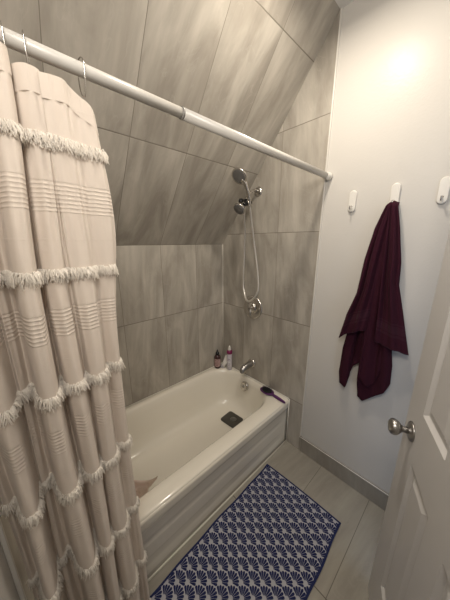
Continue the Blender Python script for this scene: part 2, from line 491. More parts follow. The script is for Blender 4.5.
# ------------------------------------------------------------------ tub spout, valve, shower
sp_ = thing('tub_spout', 'chrome bath filler spout on the tiled wall above the bathtub', 'faucet', (.372, 0, .530))
bm = bmesh.new()
lathe(bm, [(0, .040), (.006, .040), (.012, .034), (.014, .026)], (0, -1, 0), (0, 0, 0), 28)
link_mesh('flange', bm, M_chrome, sp_)
bm = bmesh.new()
pth = smooth_path([(0, -.008, 0), (0, -.045, 0), (-.002, -.085, -.006), (-.004, -.112, -.018), (-.005, -.122, -.036)], 18)
tube(bm, pth, [.029 - .006 * (i / 17) for i in range(18)], 20)
lathe(bm, [(0, .016), (.010, .016), (.014, .012)], (0, -.05, -1), (-.005, -.120, -.034), 20)
link_mesh('spout_body', bm, M_chrome2, sp_)
bm = bmesh.new()
tube(bm, [(-.003, -.10, .008), (-.003, -.10, .026)], .005, 10); lathe(bm, [(0, .008), (.006, .008), (.008, .005)], (0, 0, 1), (-.003, -.10, .024), 14)
link_mesh('diverter_knob', bm, M_chrome, sp_)

vl = thing('shower_valve', 'round chrome mixer valve plate with lever, on the tiles above the spout', 'shower valve', (.364, 0, 1.036))
bm = bmesh.new()
lathe(bm, [(0, .098), (.004, .098), (.010, .092), (.012, .080), (.008, .072), (.008, .050), (.012, .044), (.012, 0)], (0, -1, 0), (0, 0, 0), 48)
link_mesh('escutcheon', bm, M_chrome, vl)
bm = bmesh.new()
lathe(bm, [(.008, .044), (.020, .042), (.026, .034), (.028, .020), (.036, .017), (.038, 0)], (0, -1, 0), (0, 0, 0), 32)
hd = link_mesh('handle_hub', bm, M_chrome, vl)
bm = bmesh.new()
tube(bm, [(0, -.034, 0), (.010, -.044, -.026), (.020, -.050, -.054)], [.009, .008, .006], 12)
link_mesh('lever', bm, M_chrome2, hd)

sa = thing('fixed_shower', 'chrome shower pipe on the tiled wall with small round head and black holder', 'shower', (.385, 0, 1.907))
so = Vector(sa.location)
bm = bmesh.new()
lathe(bm, [(0, .034), (.004, .034), (.010, .026), (.014, .014)], (0, -1, 0), (0, 0, 0), 28)
link_mesh('flange', bm, M_chrome, sa)
bm = bmesh.new()
pth = smooth_path([(0, 0, 0), (.004, -.045, .004), (.014, -.095, -.018), (.024, -.140, -.052), (.030, -.165, -.078)], 20)
tube(bm, pth, .0095, 14)
link_mesh('arm_pipe', bm, M_chrome, sa)
bm = bmesh.new()
bl, br = Vector((.375, -.180, 1.827)) - so, Vector((.462, -.165, 1.808)) - so
tube(bm, [bl, bl.lerp(br, .18), bl.lerp(br, .2), bl.lerp(br, .45), bl.lerp(br, .5), bl.lerp(br, .8), bl.lerp(br, .82), br], [.017, .017, .011, .012, .020, .020, .012, .012], 16)
cl = bl.lerp(br, .62)
tube(bm, [cl + Vector((0, 0, -.024)), cl + Vector((0, 0, .014))], [.018, .020], 16)
link_mesh('holder_clip', bm, M_black, sa)

fo = so
fd = Vector((.05, -.72, -.62)).normalized()
bm = bmesh.new()
tube(bm, [Vector((.415, -.178, 1.815)) - fo, Vector((.410, -.196, 1.793)) - fo], [.011, .010], 14)
lathe(bm, [(-.012, 0), (-.012, .011), (-.006, .015), (.004, .016), (.012, .022), (.028, .038), (.040, .042), (.046, .042), (.048, .039)], fd, Vector((.410, -.194, 1.796)) - fo, 32)
fhead = link_mesh('shower_head', bm, M_chrome, sa)
bm = bmesh.new()
lathe(bm, [(.046, .039), (.050, .037), (.051, 0)], fd, Vector((.410, -.194, 1.796)) - fo, 32)
for r_, k_ in ((.012, 6), (.022, 11), (.031, 16)):
    a, b, d = frame(fd)
    for k in range(k_):
        q = Vector((.410, -.194, 1.796)) - fo + d * .050 + (a * cos(2 * pi * k / k_) + b * sin(2 * pi * k / k_)) * r_
        tube(bm, [q, q + d * .003], .0016, 6)
link_mesh('spray_face', bm, M_face, fhead)

hh = thing('handheld_shower', 'larger chrome handheld shower head on a curved handle with hanging hose', 'shower head', (.457, -.175, 1.806))
ho = Vector(hh.location)
hc = Vector((.447, -.262, 1.955))
hdn = Vector((.08, -.74, -.62)).normalized()
bm = bmesh.new()
lathe(bm, [(-.030, 0), (-.029, .012), (-.022, .030), (-.008, .048), (.000, .052), (.008, .052), (.010, .048)], hdn, hc - ho, 36)
link_mesh('head_shell', bm, M_chrome, hh)
bm = bmesh.new()
lathe(bm, [(.008, .048), (.012, .040), (.011, .030), (.013, .026), (.013, 0)], hdn, hc - ho, 36)
for r_, k_ in ((.010, 6), (.020, 12), (.034, 18), (.041, 22)):
    a, b, d = frame(hdn)
    for k in range(k_):
        q = hc - ho + d * .011 + (a * cos(2 * pi * k / k_) + b * sin(2 * pi * k / k_)) * r_
        tube(bm, [q, q + d * .003], .0017, 6)
link_mesh('spray_face', bm, M_face, hh)
bm = bmesh.new()
pth = smooth_path([hc + Vector((.006, .014, -.020)) - ho, Vector((.465, -.232, 1.918)) - ho, Vector((.468, -.208, 1.872)) - ho, Vector((.462, -.185, 1.825)) - ho, Vector((.456, -.172, 1.790)) - ho], 18)
tube(bm, pth, [.018 - .006 * min(1, i / 8) for i in range(18)], 16)
link_mesh('handle', bm, M_chrome, hh)
bm = bmesh.new()
hp = smooth_path([(.456, -.172, 1.792), (.436, -.13, 1.71), (.424, -.075, 1.534), (.444, -.055, 1.353), (.458, -.055, 1.219), (.443, -.07, 1.150), (.397, -.085, 1.107),
                  (.352, -.075, 1.120), (.315, -.055, 1.165), (.298, -.05, 1.240), (.308, -.055, 1.457), (.345, -.095, 1.628), (.378, -.140, 1.745), (.405, -.165, 1.805)], 260)
hp = [q - ho for q in hp]
tube(bm, hp, [.0072 + .0008 * (i % 2) for i in range(260)], 10)
link_mesh('hose', bm, mat('hose_metal', (.78, .76, .72), .35, .8), hh)

# ------------------------------------------------------------------ curtain rod
E1, E0 = Vector((.893, -.0, 1.912)), Vector((.858, YF, 1.940))
rd = thing('curtain_rod', 'white telescoping shower curtain rod across the bath alcove', 'curtain rod', E0)
dr = (E1 - E0)
J = dr * ((-.950 - YF) / -YF)      # joint
bm = bmesh.new(); tube(bm, [dr * .006, J], .0138, 24); link_mesh('inner_tube', bm, M_rod, rd)
bm = bmesh.new(); tube(bm, [J, dr * .975], .0158, 24); link_mesh('outer_tube', bm, M_rod, rd)
bm = bmesh.new(); tube(bm, [J - dr.normalized() * .005, J + dr.normalized() * .001], .0162, 24)
link_mesh('joint_ring', bm, mat('joint_grey', (.25, .24, .23), .4), rd)
for s_, e_, dd in ((1, E1 - E0, -dr.normalized()), (0, dr * 0, dr.normalized())):
    bm = bmesh.new()
    lathe(bm, [(0.0005, .021), (.008, .021), (.016, .0185), (.040, .0180), (.042, .0150)], dd, e_, 28)
    link_mesh('end_cap', bm, M_white, rd)

def rod_at(y):
    t = (y - E0.y) / (E1.y - E0.y)
    return E0.lerp(E1, t)

# ------------------------------------------------------------------ shower curtain
# control points (y, x_low, x_top) from the free edge at the open side towards the foot wall
CP = [(-1.203, .850, .862), (-1.206, .872, .868), (-1.218, .884, .870), (-1.232, .872, .872), (-1.246, .866, .878), (-1.253, .900, .884),
      (-1.264, .928, .890), (-1.283, .934, .894), (-1.297, .915, .894), (-1.301, .880, .890), (-1.305, .868, .889), (-1.308, .900, .889),
      (-1.317, .940, .892), (-1.332, .952, .894), (-1.346, .930, .880), (-1.350, .890, .864), (-1.349, .856, .856), (-1.354, .850, .856), (-1.358, .885, .868),
      (-1.362, .930, .892), (-1.372, .966, .910), (-1.388, .972, .912), (-1.401, .945, .896), (-1.406, .895, .870), (-1.409, .850, .856),
      (-1.417, .838, .852), (-1.427, .862, .860), (-1.437, .870, .862), (-1.443, .852, .856), (-1.448, .890, .870), (-1.452, .935, .892),
      (-1.463, .962, .908), (-1.478, .958, .905), (-1.487, .925, .888), (-1.491, .880, .866), (-1.496, .858, .858), (-1.506, .872, .862), (-1.515, .862, .858)]
NS, ZT, ZB = 460, 1.905, .035
ROWS = [1.775 - .2815 * k for k in range(7)]
def sstep(a, b, x):
    t = max(0, min(1, (x - a) / (b - a))); return t * t * (3 - 2 * t)
def curtain_profile(z):
    a = sstep(1.93, 1.30, z)
    spread = sstep(1.4, .3, z)
    P = []
    for i, (y, xl, xt) in enumerate(CP):
        af = sstep(1.72, 1.05, z) if 4 <= i <= 14 else a
        x = xt + (xl - xt) * af
        # slow drift of each fold, plus a slight flare low down
        ph = i * .9
        y2 = y + .0035 * sin(z * 4.1 + ph * .35) * a
        x2 = x + .005 * sin(z * 6.0 + ph) * a + .012 * spread * (x - .85) / .1
        if z < .42: x2 = max(x2, .772)
        y2 += (.022 if i >= 19 else .012 if i >= 9 else 0) * sstep(1.45, 1.90, z)
        if i < 3:   # free edge
            e = .028 * math.exp(-((z - 1.66) / .22) ** 2) * (1 - i / 3) - .006 * spread
            y2 += e
            if z > 1.80: y2 -= .0
        P.append((.865 + (x2 - .865) * .74, y2, 0))
    return P
def top_z(s):
    # scallops between the hooks and the drooping free corner
    z = 1.908 - .006 * (1 + sin(s * 34.0)) * .6
    z -= .030 * math.exp(-(s / .03) ** 2)
    z -= .012 * math.exp(-((s - .045) / .05) ** 2)
    z -= .014 * sstep(.46, .42, s)
    return z
zs = [0.0]
NZ = 190
grid = []
prof_cache = []
for j in range(NZ + 1):
    t = j / NZ
    z = ZT + (ZB - ZT) * t
    prof_cache.append((z, smooth_path(curtain_profile(z), NS)))
cu = thing('shower_curtain', 'cream cotton shower curtain with rows of fringe, gathered at the left', 'curtain', (.88, -1.36, 0))
co = Vector(cu.location)
bm = bmesh.new()
for z, P in prof_cache:
    row = []
    for i, q in enumerate(P):
        s = i / (NS - 1)
        tz = top_z(s)
        zz = ZB + (z - ZB) * (tz - ZB) / (ZT - ZB)
        # gathered cloth bulges a bit between seams
        k = ((1.775 - zz) % .2815) / .2815
        puff = .0022 * sin(pi * k) * sin(i * .35 + zz * 2)
        row.append(bm.verts.new(Vector((q.x + puff, q.y, zz)) - co))
    grid.append(row)
for a_, b_ in zip(grid, grid[1:]):
    for i in range(NS - 1):
        bm.faces.new((a_[i], a_[i + 1], b_[i + 1], b_[i])).smooth = True
cp = link_mesh('curtain_panel', bm, M_curtain, cu)
# header hem: a doubled band along the top
bm = bmesh.new()
hg = []
for j in range(10):
    z = ZT - .045 * j / 9
    P = smooth_path(curtain_profile(z), NS)
    row = []
    for i in range(NS):
        s = i / (NS - 1)
        q = P[i]; a_ = P[max(i - 1, 0)]; b_ = P[min(i + 1, NS - 1)]
        d = (b_ - a_).normalized(); nrm = Vector((d.y, -d.x, 0))
        if nrm.dot(Vector((1, 0, 0))) < 0 and False: nrm = -nrm
        zz = ZB + (z - ZB) * (top_z(s) - ZB) / (ZT - ZB)
        row.append(bm.verts.new(Vector((q.x, q.y, zz + .0005)) - nrm * .0013 - co))
    hg.append(row)
for a_, b_ in zip(hg, hg[1:]):
    for i in range(NS - 1): bm.faces.new((a_[i], a_[i + 1], b_[i + 1], b_[i])).smooth = True
hm = link_mesh('top_hem', bm, M_curtain, cu)
# fringe rows
for rz_ in ROWS:
    P = smooth_path(curtain_profile(rz_), 900)
    bm = bmesh.new()
    arc = 0.0
    for i in range(1, 899):
        q = P[i]
        d = (P[i + 1] - P[i - 1])
        if d.length < 1e-6: continue
        d.normalize(); nrm = Vector((-d.y, d.x, 0))
        # outward = towards the room side of the cloth
        if i < 450 and False: pass
        for side in (1,):
            tuft = .5 + .5 * sin(i * .9) * sin(i * .37)
            for _ in range(1 if i % 3 else 2):
                o = Vector((q.x, q.y, rz_ + random.uniform(-.004, .006))) - co + d * random.uniform(-.0012, .0012)
                L_ = random.uniform(.012, .022) + .007 * tuft; w = random.uniform(.0009, .0015)
                out = nrm * random.uniform(.1, 1.0) + d * random.uniform(-.6, .6)
                a1 = o + out * .003 + Vector((0, 0, .001))
                a2 = o + out * .008 + Vector((0, 0, -L_ * .4))
                a3 = o + out * .0095 + d * random.uniform(-.006, .006) + nrm * random.uniform(-.003, .003) + Vector((0, 0, -L_))
                tube(bm, [o, a1, a2, a3], [w, w * 1.15, w, w * .6], 3, cap=False)
    fr = link_mesh('fringe_trim', bm, M_fringe, cu)
    fr['kind'] = 'stuff'

# hooks (rings)
ring_spec = [(-1.213, 1), (-1.262, 0), (-1.309, 1), (-1.343, 1), (-1.385, 0), (-1.425, 0), (-1.465, 0), (-1.500, 0)]
ring_y = [-1.212, -1.307, -1.345, -1.395, -1.452, -1.498]
def ring_bm():
    bm = bmesh.new()
    pts = []
    for k in range(31):
        a = R_(-60 + 300 * k / 30)
        pts.append((.0225 * sin(a) * 1.0, 0, .0225 * cos(a) - .002))
    pts = [( -.012, 0, -.046)] + [(-.020 + .006 * 0, 0, -.03)] + pts[::1][:0] + pts
    pts = [(.004, 0, -.052), (-.010, 0, -.046), (-.019, 0, -.028)] + [(-.0215 * cos(R_(t)), 0, .0215 * sin(R_(t))) for t in range(-10, 200, 12)] + [(.018, 0, -.024), (.010, 0, -.045), (.004, 0, -.053)]
    P = smooth_path(pts, 70)
    tube(bm, P, .0013, 8)
    return bm
proto = None
rl = ['wire curtain hook on the white rod, nearest the free edge of the curtain',
      'wire curtain hook on the white rod, second from the free edge of the curtain',
      'wire curtain hook on the white rod, leftmost one seen in the picture']
for k, y in enumerate(ring_y):
    q = rod_at(y)
    if proto is None:
        proto = link_mesh('curtain_hook', ring_bm(), M_chrome); o = proto
    else:
        o = proto.copy(); COL.objects.link(o)
    o.location = q + Vector((0, 0, .0))
    o.rotation_euler = (0, 0, R_([4, -10, 12, -6, 8, 0][k]))
    tag(o, rl[k] if k < 3 else 'wire curtain hook on the rod, beyond the left edge of the picture', 'curtain hook', 'curtain hooks on the white rod')

# liner hanging inside the bath
bm = bmesh.new()
NZ2, NY2 = 90, 90
g = []
for j in range(NZ2 + 1):
    z = 1.895 + (.262 - 1.895) * j / NZ2
    xb = .836 - (1.895 - z) * .134
    row = []
    for i in range(NY2 + 1):
        s = i / NY2
        e = -1.183 - .035 * sstep(1.75, 1.9, z) + .010 * sstep(1.0, .5, z) + .165 * sstep(.55, .30, z)
        e2 = -1.17
        y = e + (-1.47 + .14 * sstep(1.2, .5, z) - e) * s
        if z < .5: y = e * (1 - s) + (-1.33) * s
        a = .016 * sstep(1.9, 1.2, z) * min(1, s * 5 + .2)
        x = xb + a * sin(s * 30 + z * 1.2) - .010 * (1 - s) * sstep(.46, .27, z)
        if z < .42: x = min(x, .640 - (.42 - z) * .25)
        x -= .035 * math.exp(-(s / .3) ** 2) * sstep(.43, .26, z)
        row.append(bm.verts.new((x, y, z + .03 * math.exp(-(s / .15) ** 2) * sstep(.42, .262, z))))
    g.append(row)
for a_, b_ in zip(g, g[1:]):
    for i in range(NY2): bm.faces.new((a_[i], a_[i + 1], b_[i + 1], b_[i])).smooth = True
ln = link_mesh('shower_liner', bm, M_liner)
tag(ln, 'thin pinkish inner liner hanging into the bathtub behind the cream curtain', 'curtain')

# ------------------------------------------------------------------ towel
def V2(L): return [Vector((x, 0, z)) for x, z in L]
def resample(P, n):
    d = [0]
    for a, b in zip(P, P[1:]): d.append(d[-1] + (b - a).length)
    out = []
    for i in range(n):
        t = d[-1] * i / (n - 1)
        k = 0
        while k < len(P) - 2 and d[k + 1] < t: k += 1
        f = (t - d[k]) / max(1e-9, d[k + 1] - d[k])
        out.append(P[k].lerp(P[k + 1], f))
    return out
bm = bmesh.new()
def sheet(Lp, Rp, hem, yb, pleats, amp, ph, nu=70, nv=110, bands=(), ybot=None):
    Lr, Rr = resample(V2(Lp), nv), resample(V2(Rp), nv)
    Hr = resample(V2(hem), nu)
    g = []
    for j in range(nv):
        t = j / (nv - 1)
        row = []
        for i in range(nu):
            u = i / (nu - 1)
            q = Lr[j].lerp(Rr[j], u)
            q = q + (Hr[i] - Lr[-1].lerp(Rr[-1], u)) * (t ** 3)
            A = amp * (.45 + .75 * sstep(0, .5, t)) * (1 - .35 * sstep(.7, 1, t))
            w = sin(2 * pi * pleats * (u + .06 * sin(3 * t + ph)) + ph) + .35 * sin(2 * pi * pleats * 2.3 * u + ph * 2 + 2 * t)
            yy = yb + ((ybot if ybot is not None else yb) - yb) * t
            y = yy - A * w
            y = -max(.006 + .0005 * yb, -y) if y > -.006 else y
            # roll over the hook at the very top and round the side edges back
            edge = min(u, 1 - u)
            y += .010 * math.exp(-(edge / .05) ** 2)
            y += .030 * math.exp(-(t / .012) ** 2)
            q = q + Vector((0, 0, -.006 * (abs(u - .5) * 2) ** 2 * math.exp(-(t / .05) ** 2)))
            y = min(y, -.004)
            row.append(bm.verts.new((q.x, y, q.z)))
        g.append(row)
    for j in range(nv - 1):
        t = j / (nv - 1)
        inb = any(a <= t <= b for a, b in bands)
        for i in range(nu - 1):
            f = bm.faces.new((g[j][i], g[j][i + 1], g[j + 1][i + 1], g[j + 1][i])); f.smooth = True
            f.material_index = 1 if inb else 0
BN = ((.80, .812), (.825, .875), (.888, .90), (.985, 1.0))
sheet([(1.214, 1.738), (1.184, 1.62), (1.150, 1.40), (1.125, 1.15), (1.098, .95), (1.092, .785)],
      [(1.240, 1.738), (1.262, 1.55), (1.290, 1.30), (1.322, 1.05), (1.343, .93), (1.350, .830)],
      [(1.092, .785), (1.108, .723), (1.143, .707), (1.150, .80), (1.160, .85), (1.193, .888), (1.200, .80), (1.208, .678), (1.237, .657), (1.285, .71), (1.333, .770), (1.350, .830)],
      -.030, 2.3, .014, .4, nu=120, ybot=-.035)
sheet([(1.210, 1.742), (1.174, 1.621), (1.152, 1.472), (1.139, 1.289), (1.105, 1.165), (1.080, 1.015)],
      [(1.232, 1.742), (1.222, 1.60), (1.214, 1.40), (1.210, 1.20), (1.204, 1.088)],
      [(1.080, 1.015), (1.105, 1.045), (1.141, 1.064), (1.175, 1.088), (1.204, 1.095)],
      -.048, 1.6, .011, 1.2, bands=BN, ybot=-.075)
sheet([(1.218, 1.744), (1.226, 1.58), (1.238, 1.40), (1.250, 1.20), (1.255, 1.050)],
      [(1.248, 1.738), (1.274, 1.618), (1.302, 1.462), (1.310, 1.354), (1.352, 1.205), (1.402, 1.022)],
      [(1.255, 1.050), (1.290, 1.040), (1.333, 1.036), (1.370, 1.028), (1.402, 1.022)],
      -.050, 1.5, .012, 3.0, bands=BN, ybot=-.070)
# centre roll filling between both front falls
sheet([(1.213, 1.742), (1.196, 1.55), (1.188, 1.35), (1.186, 1.10), (1.196, .90)],
      [(1.246, 1.742), (1.268, 1.55), (1.280, 1.35), (1.292, 1.10), (1.300, .90)],
      [(1.196, .90), (1.21, .80), (1.25, .76), (1.28, .79), (1.300, .90)],
      -.034, 1.3, .012, 5.0, ybot=-.040)
tw = link_mesh('bath_towel', bm, [M_towel, M_towelb])
md = tw.modifiers.new('s', 'SOLIDIFY'); md.thickness = .005; md.offset = 0
tag(tw, 'dark burgundy bath towel hanging in folds from the middle wall hook', 'towel')

# ------------------------------------------------------------------ wall hooks
def stadium(bm, w, h, d0, d1, n=12, inset=0):
    pts = []
    r = w / 2
    for k in range(n + 1): a = pi * k / n; pts.append((r * cos(a), h / 2 - r + r * sin(a)))
    for k in range(n + 1): a = pi + pi * k / n; pts.append((r * cos(a), -h / 2 + r + r * sin(a)))
    def s(f, y): return [bm.verts.new((x * f, y, (z * f if abs(z) < h else z))) for x, z in pts]
    A, B, C_ = s(1, d0), s(1, d1 + .0015), s(.90, d1)
    for a_, b_ in ((A, B), (B, C_)):
        for k in range(len(pts)):
            m = (k + 1) % len(pts); bm.faces.new((a_[k], a_[m], b_[m], b_[k])).smooth = True
    bm.faces.new(A); bm.faces.new(C_)
def hook(loc, label):
    t = thing('wall_hook', label, 'hook', loc, group='white adhesive wall hooks')
    bm = bmesh.new(); stadium(bm, .036, .108, .004, -.008); link_mesh('back_plate', bm, M_white, t)
    bm = bmesh.new()
    tube(bm, smooth_path([(0, -.006, -.026), (0, -.020, -.036), (0, -.032, -.040), (0, -.034, -.024)], 14), .0032, 10)
    lathe(bm, [(0, .0), (0, .005), (.003, .005), (.004, 0)], (0, -1, 0), (0, -.006, -.026), 12)
    link_mesh('prong', bm, M_chrome, t)
    return t
h0 = hook((1.036, 0, 1.766), 'empty white oval wall hook left of the burgundy towel')
def copy_thing(o):
    c = o.copy(); COL.objects.link(c)
    for ch in [x for x in COL.objects if x.parent == o]:
        d = ch.copy(); COL.objects.link(d); d.parent = c
    return c
h1 = copy_thing(h0); h1.location = (1.224, 0, 1.772); h1['label'] = 'white oval wall hook holding the burgundy towel'
h2 = copy_thing(h0); h2.location = (1.396, 0, 1.768); h2['label'] = 'empty white oval wall hook right of the burgundy towel'

# ------------------------------------------------------------------ bath mat
mt = thing('bath_mat', 'navy and light grey bath mat with fan pattern on the tile floor', 'mat', (.782, -.285, .001), rz=R_(1.9))
MW, ML = .508, 1.02
bm = bmesh.new()
nx, ny = 24, 50
def edge_off(v): return .003 * sin(v * 9) + .002 * sin(v * 23)
tops = []
def mpt(u, v, z):
    x = u * MW + (edge_off(v * ML) * (1 - u) + edge_off(v * ML + 2) * u)
    y = -v * ML + .006 * sin(pi * u) * (1 - v) * 1.0
    return (x, y, z)
for z in (0, .006):
    tops.append([[bm.verts.new(mpt(i / nx, j / ny, z)) for i in range(nx + 1)] for j in range(ny + 1)])
for j in range(ny):
    for i in range(nx):
        bm.faces.new((tops[1][j][i], tops[1][j][i + 1], tops[1][j + 1][i + 1], tops[1][j + 1][i]))
        bm.faces.new((tops[0][j][i], tops[0][j + 1][i], tops[0][j + 1][i + 1], tops[0][j][i + 1]))
def side(L_):
    for (a0, b0), (a1, b1) in zip(L_, L_[1:]):
        f = bm.faces.new((a0, a1, b1, b0)); f.material_index = 1
side([(tops[0][j][0], tops[1][j][0]) for j in range(ny + 1)]); side([(tops[0][j][nx], tops[1][j][nx]) for j in range(ny + 1)])
side([(tops[0][0][i], tops[1][0][i]) for i in range(nx + 1)]); side([(tops[0][ny][i], tops[1][ny][i]) for i in range(nx + 1)])
link_mesh('woven_base', bm, [M_matl, M_matn], mt)
bm = bmesh.new()
BW = .010
inx = lambda x, y: BW < x < MW - BW and -ML + BW < y < -BW
def petal(cx, cy, ang, r0, r1, w0, w1):
    pts = []
    d = Vector((cos(ang), sin(ang), 0)); s = Vector((-sin(ang), cos(ang), 0)); c = Vector((cx, cy, .0068))
    L_ = [(r0, w0)] + [(r0 + (r1 - r0) * .55, w0 + (w1 - w0) * .7), (r0 + (r1 - r0) * .85, w1)]
    left = [c + d * r + s * w for r, w in L_]; rgt = [c + d * r - s * w for r, w in L_]
    tip = [c + d * (r1 - .0005) + s * w1 * .55, c + d * r1, c + d * (r1 - .0005) - s * w1 * .55]
    loop = left + tip + rgt[::-1]
    loop = [Vector((min(max(q.x, BW * .5), MW - BW * .5), min(max(q.y, -ML + BW * .5), -BW * .5), q.z)) for q in loop]
    if max((a - loop[0]).length for a in loop) < .004: return
    if sum(inx(q.x, q.y) for q in loop) < 2: return
    vs = [bm.verts.new(q) for q in loop]
    bm.faces.new(vs)
PX, PY = .0713, .0355
row = 0
y = -.048 + .035
while y > -ML - .05:
    off = 0 if row % 2 == 0 else PX / 2
    x = -.02 + off
    while x < MW + .05:
        for k in range(7):
            a = R_(31 + k * 19.6)
            r1 = .0400 + .004 * (1 - abs(k - 3) / 3)
            petal(x, y, a, .0100, r1, .0012, .0055)
        x += PX
    y -= PY; row += 1
# border
for (x0, x1, y0, y1) in ((0, MW, -BW, 0), (0, MW, -ML, -ML + BW), (0, BW, -ML, 0), (MW - BW, MW, -ML, 0)):
    n_ = 40
    lst = []
    for k in range(n_ + 1):
        if x1 - x0 > .1:
            u = k / n_; yy = -y0 if False else 0
            xx = x0 + (x1 - x0) * u
            bow = .006 * sin(pi * u) if y1 == 0 else 0
            lst.append(((xx, y0 + bow, .0070), (xx, y1 + bow, .0070)))
        else:
            v = k / n_; yy = y0 + (y1 - y0) * v
            e = edge_off(-yy) if x0 == 0 else edge_off(-yy + 2)
            lst.append(((x0 + e, yy, .0071), (x1 + e, yy, .0071)))
    vs = [(bm.verts.new(a), bm.verts.new(b)) for a, b in lst]
    for (a0, b0), (a1, b1) in zip(vs, vs[1:]): bm.faces.new((a0, b0, b1, a1))
for f in bm.faces:
    if f.normal.z < 0: f.normal_flip()
pt = link_mesh('fan_pattern', bm, M_matn, mt)

# ------------------------------------------------------------------ hair brush on the bath corner
hb = thing('hair_brush', 'purple paddle hair brush lying on the corner of the bathtub rim', 'brush', (.594, -.060, .3855), rz=R_(-5))
M_purple = mat('purple_plastic', (.085, .018, .11), .3)
bm = bmesh.new()
N_ = 40
secs = []
for i in range(N_ + 1):
    t = i / N_
    x = -.060 + .235 * t
    if t < .48: w = .034 * math.sqrt(max(0, 1 - ((t - .23) / .255) ** 2)) ** .75 if abs(t - .23) < .255 else .008
    else: w = .008
    w = max(w, .0075 if t > .3 else .002)
    if t > .9: w *= math.sqrt(max(.05, 1 - ((t - .9) / .101) ** 2))
    if .5 < t <= .9: w = .0078 + .003 * sin(pi * (t - .5) / .4)
    h = .0065 if t > .45 else .006
    secs.append([(x, w * cos(a), .009 + h * sin(a)) for a in [2 * pi * k / 16 for k in range(16)]])
rr = [[bm.verts.new(q) for q in s_] for s_ in secs]
for a_, b_ in zip(rr, rr[1:]):
    for k in range(16): bm.faces.new((a_[k], a_[(k + 1) % 16], b_[(k + 1) % 16], b_[k])).smooth = True
bm.faces.new(rr[0]); bm.faces.new(rr[-1])
link_mesh('brush_body', bm, M_purple, hb)
hb.scale = (1.0, 1.3, 1.25)
bm = bmesh.new()
pad = [(-.006 + .046 * cos(2 * pi * k / 28), .027 * sin(2 * pi * k / 28)) for k in range(28)]
a_ = [bm.verts.new((x, y, .014)) for x, y in pad]; b_ = [bm.verts.new((-.006 + (x + .006) * .8, y * .8, .019)) for x, y in pad]
for k in range(28): bm.faces.new((a_[k], a_[(k + 1) % 28], b_[(k + 1) % 28], b_[k])).smooth = True
bm.faces.new(b_); bm.faces.new(a_[::-1])
link_mesh('cushion', bm, M_black, hb)
bm = bmesh.new()
for ix in range(-6, 7):
    for iy in range(-4, 5):
        x, y = -.006 + ix * .0066, iy * .0058
        if ((x + .006) / .042) ** 2 + (y / .024) ** 2 > 1: continue
        tube(bm, [(x, y, .017), (x * 1.03, y * 1.03, .030)], .0009, 5)
br = link_mesh('bristles', bm, M_black, hb); br['kind'] = 'stuff'

# ------------------------------------------------------------------ bottles in the far corner
def lerp_ring(bm, prof, n=24, sx=1, sy=1, mi=0, rot=None):
    rings = [[bm.verts.new((r * sx * cos(2 * pi * k / n), r * sy * sin(2 * pi * k / n), z)) for k in range(n)] for z, r in prof]
    for a_, b_ in zip(rings, rings[1:]):
        for k in range(n):
            f = bm.faces.new((a_[k], a_[(k + 1) % n], b_[(k + 1) % n], b_[k])); f.smooth = True; f.material_index = mi
    bm.faces.new(rings[0][::-1]); bm.faces.new(rings[-1])
RZ = .3855
b1 = thing('lotion_bottle', 'dark brown bottle with pink label and black pointed cap in the bath corner', 'bottle', (.034, -.104, RZ), rz=R_(-50))
bm = bmesh.new(); lerp_ring(bm, [(0, .022), (.003, .025), (.100, .025), (.112, .021), (.118, .012), (.124, .011)])
link_mesh('bottle_body', bm, mat('brown_bottle', (.055, .024, .026), .18), b1)
bm = bmesh.new(); lerp_ring(bm, [(.120, .014), (.140, .014), (.142, .010), (.158, .006), (.166, .003)])
link_mesh('cap', bm, M_black, b1)
bm = bmesh.new()
def curved_label(bm, r, z0, z1, a0, a1, n=14, mi=0):
    v = [(bm.verts.new((r * cos(a0 + (a1 - a0) * k / n), r * sin(a0 + (a1 - a0) * k / n), z0)), bm.verts.new((r * cos(a0 + (a1 - a0) * k / n), r * sin(a0 + (a1 - a0) * k / n), z1))) for k in range(n + 1)]
    for (p, q), (s, t) in zip(v, v[1:]):
        f = bm.faces.new((p, s, t, q)); f.smooth = True; f.material_index = mi
curved_label(bm, .0254, .020, .088, R_(-75), R_(75))
for k, (z0, z1, w) in enumerate(((.074, .078, 34), (.062, .066, 22), (.052, .054, 40), (.046, .048, 36), (.040, .042, 38), (.030, .034, 18))):
    curved_label(bm, .0256, z0, z1, R_(-w), R_(w), 8, 1)
link_mesh('bottle_label', bm, [mat('pink_label', (.48, .32, .31), .6), mat('label_print', (.10, .05, .05), .6)], b1)

b2 = thing('squeeze_tube', 'small white squeeze tube leaning between the two bottles', 'tube', (.066, -.064, RZ), rz=R_(-45))
bm = bmesh.new()
n = 20
secs = []
for z, w, d in ((0, .016, .016), (.022, .016, .016), (.024, .018, .018), (.035, .020, .018), (.07, .021, .012), (.10, .022, .006), (.118, .022, .002), (.122, .022, .002)):
    lean = .36 * z
    secs.append([bm.verts.new((d * cos(2 * pi * k / n) , w * sin(2 * pi * k / n) + lean, z)) for k in range(n)])
for a_, b_ in zip(secs, secs[1:]):
    for k in range(n): bm.faces.new((a_[k], a_[(k + 1) % n], b_[(k + 1) % n], b_[k])).smooth = True
bm.faces.new(secs[0][::-1]); bm.faces.new(secs[-1])
link_mesh('tube_body', bm, mat('tube_white', (.82, .80, .77), .4), b2)
bm = bmesh.new(); lerp_ring(bm, [(0.0, .017), (.002, .0172), (.021, .0172), (.022, .016)], sx=1.0)
link_mesh('cap', bm, mat('tube_cap', (.45, .43, .46), .3), b2)

